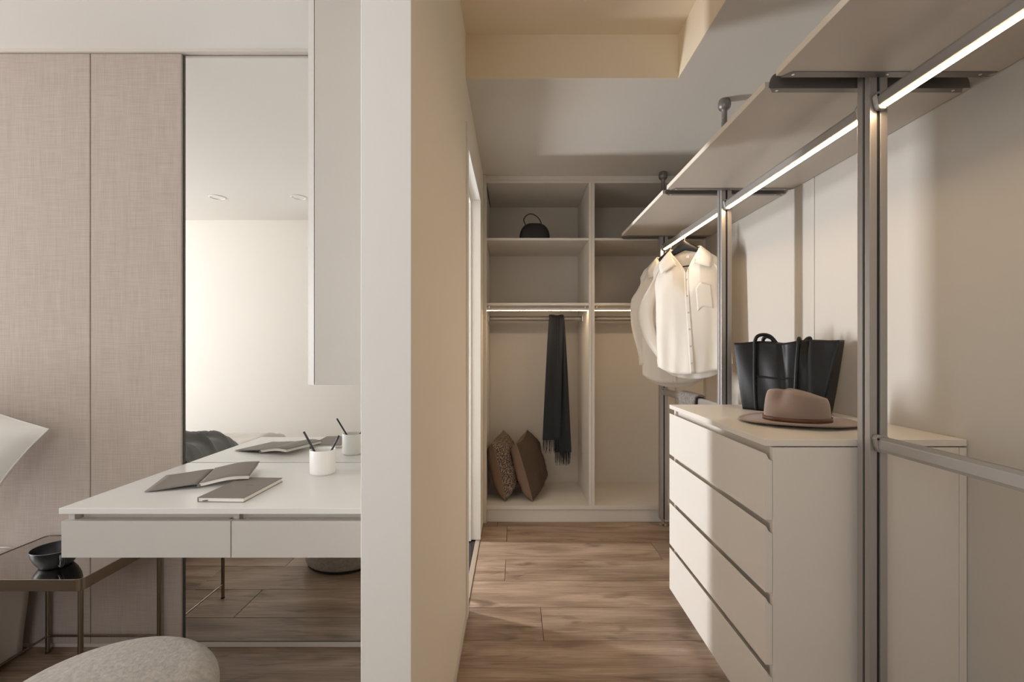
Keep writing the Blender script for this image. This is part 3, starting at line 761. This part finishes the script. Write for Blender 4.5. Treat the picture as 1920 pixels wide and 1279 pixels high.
def rail(y0, y1, zc, lit, lab, name, cat, grp):
    r = root(name, (XU, (y0+y1)/2, zc-0.018), lab, cat, grp)
    h, wd = 0.0165, 0.0130
    prof = [(-wd, -h), (wd, -h), (wd, h*0.5), (wd*0.55, h), (0.0025, h), (0.0025, h-0.003), (-0.0025, h-0.003), (-0.0025, h), (-wd*0.55, h), (-wd, h*0.5)]
    build(G().prism([(XU+x, zc+z) for x, z in prof], 'y', y0+0.004, y1-0.004), 'rail', 'aluminium', r, bevel=0.0008, seg=1)
    m = 'led_rod' if lit else 'chrome'
    if lit:
        build(G().prism([(XU-0.0045, zc-h), (XU+0.0085, zc-h), (XU+0.0085, zc-h-0.0052), (XU-0.0045, zc-h-0.0008)], 'y', y0+0.017, y1-0.017), 'diffuser', 'led_rod', r)
        build(B(XU+0.0086, XU+0.0100, y0+0.017, y1-0.017, zc-h-0.0056, zc-h), 'light_shield', 'aluminium', r)  # added strip, blocks rod light towards the right wall
    else:
        build(G().prism([(XU-wd+0.001, zc-h), (XU+wd-0.001, zc-h), (XU+wd-0.003, zc-h-0.007), (XU-wd+0.003, zc-h-0.007)], 'y', y0+0.006, y1-0.006), 'lower_lip', 'aluminium', r)
    for ya, sg in ((y0, 1), (y1, -1)):
        a, b = sorted((ya+0.0006*sg, ya+0.017*sg))
        g = G().prism([(XU-0.021, zc+0.012), (XU-0.014, zc+0.021), (XU+0.010, zc+0.021), (XU+0.019, zc+0.012), (XU+0.017, zc-0.016), (XU+0.008, zc-0.027), (XU-0.010, zc-0.027), (XU-0.016, zc-0.014)], 'y', a, b)
        eb = build(g, 'end_bracket', 'aluminium', r, bevel=0.003, seg=3)
        for dx, dz in ((-0.014, 0.010), (0.008, -0.019)):
            g = G().tube([(XU+dx, ya+0.0165*sg, zc+dz), (XU+dx, ya+0.0185*sg, zc+dz)], 0.0032, 12)
            build(g, 'screw', 'rubber', eb)
Y = [NEAR+HW, PY[0]-HW, PY[0]+HW, PY[1]-HW, PY[1]+HW, PY[2]-HW]
rail(Y[0], Y[1], 1.877, True, 'lit clothes rail nearest the camera with glowing strip underneath', 'light_rail', 'light rail', 'lit clothes rails')
rail(Y[2], Y[3], 1.877, True, 'lit clothes rail over the drawer chest and tote bag', 'light_rail', 'light rail', 'lit clothes rails')
rail(Y[4], Y[5], 1.877, True, 'lit clothes rail carrying the two white shirts', 'light_rail', 'light rail', 'lit clothes rails')
rail(Y[0], Y[1], 0.941, False, 'unlit lower clothes rail in front of the drawer chest end', 'clothes_rail', 'clothes rail', 'lower clothes rails')
rail(Y[4], Y[5], 0.910, False, 'unlit lower clothes rail carrying the knitted piece below the shirts', 'clothes_rail', 'clothes rail', 'lower clothes rails')

# knitted piece over the lower rail
r = root('knit_scarf', (XU, 2.86, 0.6), 'grey knitted scarf draped over the lower rail behind the drawer chest', 'knitwear')
yk0, yk1 = 2.62, 2.86
def knit(u, v):
    y = lerp(yk0, yk1, u); s = lerp(-0.33, 0.33, v)
    rad = 0.028 + 0.0022*math.sin(60*u+3*math.sin(50*v)) + 0.002*math.sin(110*v)
    if abs(s) < 0.04:
        a = s/0.04*PI/2; return (XU+rad*math.sin(a), y, 0.914+rad*math.cos(a))
    sg = math.copysign(1, s); d = abs(s)-0.04
    return (XU+sg*(rad+0.010*d*math.sin(6*u)), y+0.02*d*math.sin(5*u), 0.914-d)
g = G(); g.grid(knit, 60, 140); build(g, 'knit', 'knit_grey', r, smooth=True, solid=0.009)
build(G().tube([knit(0.0, k/30) for k in range(31)], 0.007, 8), 'ribbed_edge', 'knit_grey', r, smooth=True)

# ------------------------------------------------------------------ chest of drawers
DX0, DX1, DY0, DY1 = 0.727, XRP-0.002, 1.402, 2.272
r = root('drawer_chest', (1.02, 1.84, 0), 'white chest of four handleless drawers below the tote bag', 'chest of drawers')
DM = 'dresser_white'
build(B(DX0, DX1, DY0, DY1, 0.914, 0.933), 'top_panel', DM, r, bevel=0.0012)
build(B(DX0+0.022, DX1-0.022, DY0+0.001, DY0+0.019, 0.0705, 0.9105), 'side_panel', DM, r, bevel=0.001)
build(B(DX0+0.022, DX1-0.022, DY1-0.019, DY1-0.001, 0.0705, 0.9105), 'side_panel', DM, r, bevel=0.001)
build(B(DX1-0.0205, DX1, DY0, DY1, 0.0, 0.9105), 'back_panel', DM, r, bevel=0.001)
build(B(DX0+0.075, DX1-0.022, DY0+0.02, DY1-0.05, 0.0, 0.0702), 'plinth', DM, r)
build(B(DX0+0.034, DX0+0.040, DY0+0.0195, DY1-0.0195, 0.0705, 0.9135), 'inner_panel', 'laminate', r)
build(B(DX0+0.045, DX1-0.03, DY0+0.025, DY1-0.025, 0.88, 0.9139), 'top_frame', 'laminate', r)
for k in range(4):
    zt = 0.8925 - 0.2098*k; zb = zt - 0.1925
    prof = [(DX0, zb), (DX0+0.0205, zb), (DX0+0.0205, zt-0.022), (DX0+0.010, zt-0.016), (DX0+0.0025, zt-0.001), (DX0, zt)]
    dr = build(G().prism(prof, 'y', DY0+0.0005, DY1-0.0005), 'drawer', DM, r, bevel=0.0006, seg=1)
    build(B(DX0+0.021, DX0+0.033, DY0+0.021, DY1-0.021, zb+0.01, zt-0.030), 'drawer_box', 'laminate', dr)
for k in range(3):
    zt = 0.8925 - 0.2098*k - 0.1925
    build(B(DX0+0.0225, DX0+0.033, DY0+0.0195, DY1-0.0195, zt-0.016, zt+0.006), 'cross_rail', 'laminate_edge', r)

# ------------------------------------------------------------------ tote bag
A_ = Vector((1.030, 2.150)); B_ = Vector((1.235, 1.895)); d = (B_-A_); ang = math.atan2(d.y, d.x); cxy = (A_+B_)/2
r = root('tote_bag', (cxy.x, cxy.y, 0.9335), 'large black leather tote bag standing on the drawer chest', 'bag', rot=(0, 0, ang))
HT = 0.292
def tote_xy(u, v):
    """u round the bag 0..1 (front 0-.5, back .5-1), v up"""
    wb, wt = 0.150, 0.203; tb, tt = 0.058, 0.030
    hw = lerp(wb, wt, v**0.9); ht = lerp(tb, tt, v)
    if u < 0.44: s = lerp(-1, 1, u/0.44); x, y = s*hw, -ht
    elif u < 0.5: s = (u-0.44)/0.06; x, y = hw+0.0, lerp(-ht, ht, s)
    elif u < 0.94: s = lerp(1, -1, (u-0.5)/0.44); x, y = s*hw, ht
    else: s = (u-0.94)/0.06; x, y = -hw, lerp(ht, -ht, s)
    sx = x/hw
    k = (1-sx*sx)
    bulge = 0.012*k*math.sin(PI*min(v*1.05, 1)) + 0.010*v*v*math.sin(5.2*sx+0.6)*k + 0.007*k*math.sin(9*sx+5*v)*v*(1.2-v)
    crease = 0.010*v*math.exp(-((sx-0.42-0.28*(1-v))/0.07)**2) + 0.009*v*math.exp(-((sx+0.02-0.25*(1-v))/0.06)**2)
    y += (-bulge if y < 0 else bulge*0.8) + (crease if y < 0 else 0)
    z = HT*v
    z += v*(-0.006*math.sin(6*sx+1.5)*k + 0.004*sx)
    return (x, y, z)
g = G(); g.grid(tote_xy, 120, 28, closed_u=True)
low = [v for v in g.bm.verts if v.co.z < 0.0005]
e = [ed for ed in g.bm.edges if ed.verts[0] in set(low) and ed.verts[1] in set(low)]
build(g, 'bag_body', 'black_leather', r, local=True, smooth=True, solid=0.004, angle=50)
build(G().box(-0.149, 0.149, -0.056, 0.056, 0.001, 0.006), 'base', 'black_leather', r, local=True)
def front_pt(x, v, off=0.004):
    hw = lerp(0.150, 0.203, v**0.9); s = max(-1, min(1, x/hw)); p = tote_xy((s+1)/2*0.44, v); return Vector((p[0], p[1]-off, p[2]))
def back_pt(x, v, off=0.004):
    hw = lerp(0.150, 0.203, v**0.9); s = max(-1, min(1, x/hw)); p = tote_xy(0.5+(1-s)/2*0.44, v); return Vector((p[0], p[1]+off, p[2]))
SL = [front_pt(lerp(-0.092, -0.113, k/8), k/8*0.985+0.005) for k in range(9)]
SR = [front_pt(lerp(0.060, 0.066, k/8), k/8*0.985+0.005) for k in range(9)]
loop = [(-0.103, -0.030, HT+0.022), (-0.085, -0.020, HT+0.030), (-0.062, -0.006, HT+0.024), (-0.040, 0.0, HT-0.002), (-0.010, 0.0, HT-0.05), (0.03, 0.0, HT-0.05), (0.055, -0.008, HT-0.01), (0.062, -0.026, HT+0.012)]
build(G().tube(spline([tuple(p) for p in SL] + loop + [tuple(p) for p in SR[::-1]], 5), 0.0080, 8), 'strap', 'black_leather', r, local=True, smooth=True)
loop2 = [tuple(back_pt(-0.100, 0.5)), tuple(back_pt(-0.105, 0.97)), (-0.095, 0.024, HT+0.018), (-0.078, 0.012, HT+0.022), (-0.055, 0.006, HT+0.010), (-0.03, 0.006, HT-0.04), (0.03, 0.006, HT-0.045), (0.066, 0.010, HT-0.005), (0.078, 0.022, HT+0.012), tuple(back_pt(0.082, 0.97)), tuple(back_pt(0.080, 0.5))]
build(G().tube(spline(loop2, 6), 0.0078, 8), 'strap', 'black_leather', r, local=True, smooth=True)
g = G(); g.grid(lambda u, v: tuple(front_pt(lerp(-0.096, 0.058, u), lerp(0.01, 0.50, v), 0.0045)), 40, 14)
build(g, 'front_pocket', 'black_leather', r, local=True, smooth=True, solid=0.002)

# ------------------------------------------------------------------ hat
r = root('fedora_hat', (1.004, 1.722, 0.9335), 'taupe felt fedora hat with brown leather band on the drawer chest', 'hat', rot=(0, 0, math.radians(158)))
# local +x = front of the hat
RX, RY = 0.106, 0.088
def brim(u, v):
    a = 2*PI*u; c, s = math.cos(a), math.sin(a)
    k = v
    x = lerp(RX-0.004, 0.190, k)*c; y = lerp(RY-0.004, 0.176, k)*s
    z = 0.008 + 0.005*k*k*abs(s)**2.0 - 0.005*k*max(c, 0)**2 - 0.003*k*max(-c, 0)**2 + 0.004*ss(0.85, 1, k)
    return (x, y, max(z, 0.0025))
g = G(); g.grid(brim, 80, 14, closed_u=True); build(g, 'brim', 'hat_felt', r, local=True, smooth=True, solid=0.0035)
def crown(u, t):
    a = 2*PI*u; c, s = math.cos(a), math.sin(a)
    Htop = 0.104 + 0.012*c
    if t < 0.6:
        k = t/0.6
        rx = RX*(1-0.06*k-0.08*k**6); ry = RY*(1-0.07*k-0.09*k**6)
        x, y = rx*c, ry*s; z = 0.006 + (Htop-0.008)*k
        # side pinches near the front
        p = math.exp(-((abs(a if a < PI else a-2*PI)-0.85)/0.42)**2)*ss(0.30, 0.85, k)
        x *= 1-0.24*p; y *= 1-0.46*p
        return (x, y, z)
    k = (t-0.6)/0.4
    p = math.exp(-((abs(a if a < PI else a-2*PI)-0.85)/0.42)**2)
    x0, y0 = RX*0.86*c*(1-0.24*p), RY*0.84*s*(1-0.46*p)
    q = 1-k
    rnd = 0.016*math.sin(min(k*2.2, 1)*PI/2)
    x, y = x0*q, y0*q
    z = 0.006 + (Htop-0.008) + rnd
    cr = 0.034*math.exp(-(y/0.024)**2)*ss(0, 0.35, k)*(0.55+0.45*ss(0.09, -0.06, x))
    return (x, y, z - cr)
g = G(); g.grid(crown, 96, 44, closed_u=True); bmesh.ops.remove_doubles(g.bm, verts=g.bm.verts, dist=0.0002)
build(g, 'crown', 'hat_felt', r, local=True, smooth=True, subd=1)
g = G(); g.grid(lambda u, v: ((RX+0.0022)*math.cos(2*PI*u), (RY+0.0022)*math.sin(2*PI*u), 0.0095+0.015*v), 80, 3, closed_u=True)
build(g, 'hat_band', 'hat_band', r, local=True, smooth=True, solid=0.002)

# ------------------------------------------------------------------ shirts on hangers
def hanger(y, yaw, roll, lab):
    r = root('hanger', (XU, y, 1.877), lab, 'hanger', 'black hangers', rot=(0, math.radians(roll), math.radians(yaw)))
    hook = [(0.0, 0, -0.052)] + [(0.003, 0, -0.036)] + [(0.0195*math.cos(t), 0, 0.0195*math.sin(t)) for t in [math.radians(x) for x in range(-60, 211, 15)]]
    build(G().tube(spline(hook, 4), 0.0016, 8), 'hook', 'chrome', r, local=True, smooth=True)
    def arm(u, v):
        s = 2*u-1; a = abs(s)
        x = 0.165*s; zc = -0.072 - 0.040*a**0.9 - 0.060*a**1.4
        ht = lerp(0.031, 0.010, min(1, a*1.5)); wd = lerp(0.010, 0.010, a)
        t = 2*PI*v
        ex, ey = math.cos(t), math.sin(t)
        return (x, wd*ex, zc + ht*ey)
    g = G(); V = g.grid(lambda u, v: arm(v, u), 14, 41, closed_u=True); bmesh.ops.holes_fill(g.bm, edges=g.bm.edges)
    build(g, 'shoulder_bar', 'hanger_black', r, local=True, smooth=True)
    build(G().tube([(-0.150, 0, -0.160), (-0.135, 0, -0.196), (0.135, 0, -0.196), (0.150, 0, -0.160)], 0.004, 8), 'trouser_bar', 'hanger_black', r, local=True, smooth=True)
    return r
def shirt(y, yaw, roll, hem, lab, seed, elbow):
    r = root('shirt', (XU, y, 1.877), lab, 'shirt', 'white shirts on hangers', rot=(0, math.radians(roll), math.radians(yaw)))
    SW = 0.196; NK = 0.072
    def shz(x):       # shoulder line
        a = abs(x)
        if a < NK: return -0.098
        t = (a-NK)/(SW-NK); return -0.098 - 0.088*t**1.1 - 0.022*ss(0.75, 1.0, t)
    def hemz(x, back):
        t = x/0.207; return hem + (0.055*abs(t)**3) - (0.035*(1-t*t) if back else 0.0)
    def wid(z):       # half width below the arm pits
        k = ss(-0.22, -0.70, z); return lerp(0.186, 0.204, k)
    def sheet(front):
        def f(u, v):
            s = 2*u-1
            xt = s*SW
            zt = shz(xt)
            if front and abs(xt) < NK+0.004:
                a = abs(xt)/(NK+0.004); zt = lerp(-0.238, -0.110, a**0.85)
            elif not front and abs(xt) < NK: zt = -0.112
            zb = hemz(s*0.207, not front)
            z = lerp(zt, zb, v)
            x = lerp(xt, s*wid(z), ss(0, 0.35, v))
            edge = max(0.0, 1-s**4)
            th = lerp(0.016, 0.050, ss(0.0, 0.30, v))*edge**0.5
            fold = (0.007*math.sin(5.5*s+seed+1.5*v) + 0.002*math.sin(15*s-seed+3*v) + 0.006*fbm(s*2.0, v*2.0, seed))*ss(0.2, 0.95, v)*edge**0.3
            yy = (-th - fold) if front else (th + fold*0.8)
            return (x, yy, z)
        return f
    g = G(); g.grid(sheet(True), 61, 44); g.grid(sheet(False), 61, 44)
    bmesh.ops.remove_doubles(g.bm, verts=g.bm.verts, dist=0.0006)
    bo = build(g, 'shirt_body', 'shirt_cotton', r, local=True, smooth=True, solid=0.0016, normals=False)
    ff = sheet(True)
    # placket, buttons, pocket, tag
    g = G(); g.grid(lambda u, v: tuple(Vector(ff(0.5+lerp(-0.030, 0.030, u), lerp(0.002, 0.995, v)))+Vector((0, -0.0022, 0))), 5, 40)
    build(g, 'placket', 'shirt_cotton', r, local=True, smooth=True, solid=0.001)
    for k in range(6):
        p = ff(0.5, 0.07+0.165*k); g = G().lathe([(0, 0.0016), (0.0045, 0.0016), (0.0055, 0.0), (0, 0)], n=12)
        bmesh.ops.rotate(g.bm, verts=g.bm.verts, matrix=Matrix.Rotation(PI/2, 3, 'X')); bmesh.ops.translate(g.bm, verts=g.bm.verts, vec=(p[0], p[1]-0.0035, p[2]))
        build(g, 'button', 'shirt_button', r, local=True)
    g = G(); g.grid(lambda u, v: tuple(Vector(ff(lerp(0.63, 0.85, u), lerp(0.28, 0.48, v)))+Vector((0, -0.0014, 0))), 12, 12)
    build(g, 'pocket', 'shirt_cotton', r, local=True, smooth=True, solid=0.0006)
    build(G().box(0.002, 0.018, 0.0045, 0.0058, -0.148, -0.134), 'neck_tag', 'tag_white', r, local=True)
    # collar: a stand and two leaves
    def stand(u, v):
        t = lerp(-2.45, 2.45, u); x = 0.080*math.sin(t); yy = 0.030*math.cos(t)
        zb = -0.122 - 0.075*ss(1.2, 2.45, abs(t)); return (x, yy - 0.016*ss(1.6, 2.45, abs(t)), zb + 0.030*v)
    g = G(); g.grid(stand, 30, 4); build(g, 'collar_stand', 'shirt_cotton', r, local=True, smooth=True, solid=0.0016)
    def leaf(sg):
        T = (Vector((0.0, 0.031, -0.104)), Vector((sg*0.080, 0.012, -0.084)), Vector((sg*0.080, -0.018, -0.110)), Vector((sg*0.050, -0.036, -0.188)))
        top = spline(T, 6)
        Bt = (Vector((0.0, 0.038, -0.144)), Vector((sg*0.120, 0.014, -0.130)), Vector((sg*0.148, -0.032, -0.170)), Vector((sg*0.140, -0.044, -0.230)))
        bot = spline(Bt, 6); n = len(top)
        def f(u, v):
            i = min(int(round(u*(n-1))), n-1); p = top[i].lerp(bot[i], v); p.y -= 0.010*math.sin(PI*v)*(1 if i > n*0.3 else -1)*0.8 ; return tuple(p)
        g = G(); g.grid(f, n, 6); return g
    for sg in (-1, 1): build(leaf(sg), 'collar', 'shirt_cotton', r, local=True, smooth=True, solid=0.0022)
    # sleeves: flattened tubes falling from the shoulder tips
    for sg, bow in ((-1, elbow), (1, -0.048)):
        path = [(sg*0.172, 0.006, -0.222), (sg*(0.196+bow*0.4), 0.006, -0.32), (sg*(0.204+bow), 0.008, -0.45), (sg*(0.200+bow*0.6), 0.008, -0.60), (sg*(0.190-abs(bow)*0.5), 0.008, -0.735)]
        pts = spline(path, 8); n = len(pts)
        def sl(u, v, sg=sg, pts=pts, n=n):
            i = min(int(round(v*(n-1))), n-1); p = pts[i]; t = 2*PI*u; k = i/(n-1)
            w_ = lerp(0.052, 0.038, k); d_ = lerp(0.026, 0.022, k)
            wob = 1 + 0.10*math.sin(3*t+7*k+seed)*ss(0, 0.3, k) + 0.05*math.sin(5*t-9*k)
            if k < 0.25: w_ *= lerp(0.62, 1, k/0.25)
            return (p.x + w_*math.cos(t)*wob, p.y + d_*math.sin(t)*wob, p.z + 0.05*math.cos(t)*sg*(1-k)**2*-1)
        g = G(); g.grid(sl, 24, n, closed_u=True); build(g, 'sleeve', 'shirt_cotton', r, local=True, smooth=True, solid=0.0016)
        e = pts[-1]
        def cf(u, v, e=e):
            t = 2*PI*u; return (e.x + 0.043*math.cos(t), e.y + 0.027*math.sin(t), e.z + 0.012 - 0.062*v)
        g = G(); g.grid(cf, 24, 4, closed_u=True); build(g, 'cuff', 'shirt_cotton', r, local=True, smooth=True, solid=0.002)
hanger(2.865, -28, -4, 'black hanger inside the shirt nearer to the drawer chest')
hanger(3.115, -22, -2, 'black hanger inside the shirt behind, by the wardrobe')
shirt(2.865, -28, -4, -0.830, 'white button-up shirt hanging nearer, with its collar spread open', 0.4, 0.050)
shirt(3.115, -22, -2, -0.902, 'white shirt hanging behind the other one, by the wardrobe', 2.1, 0.018)
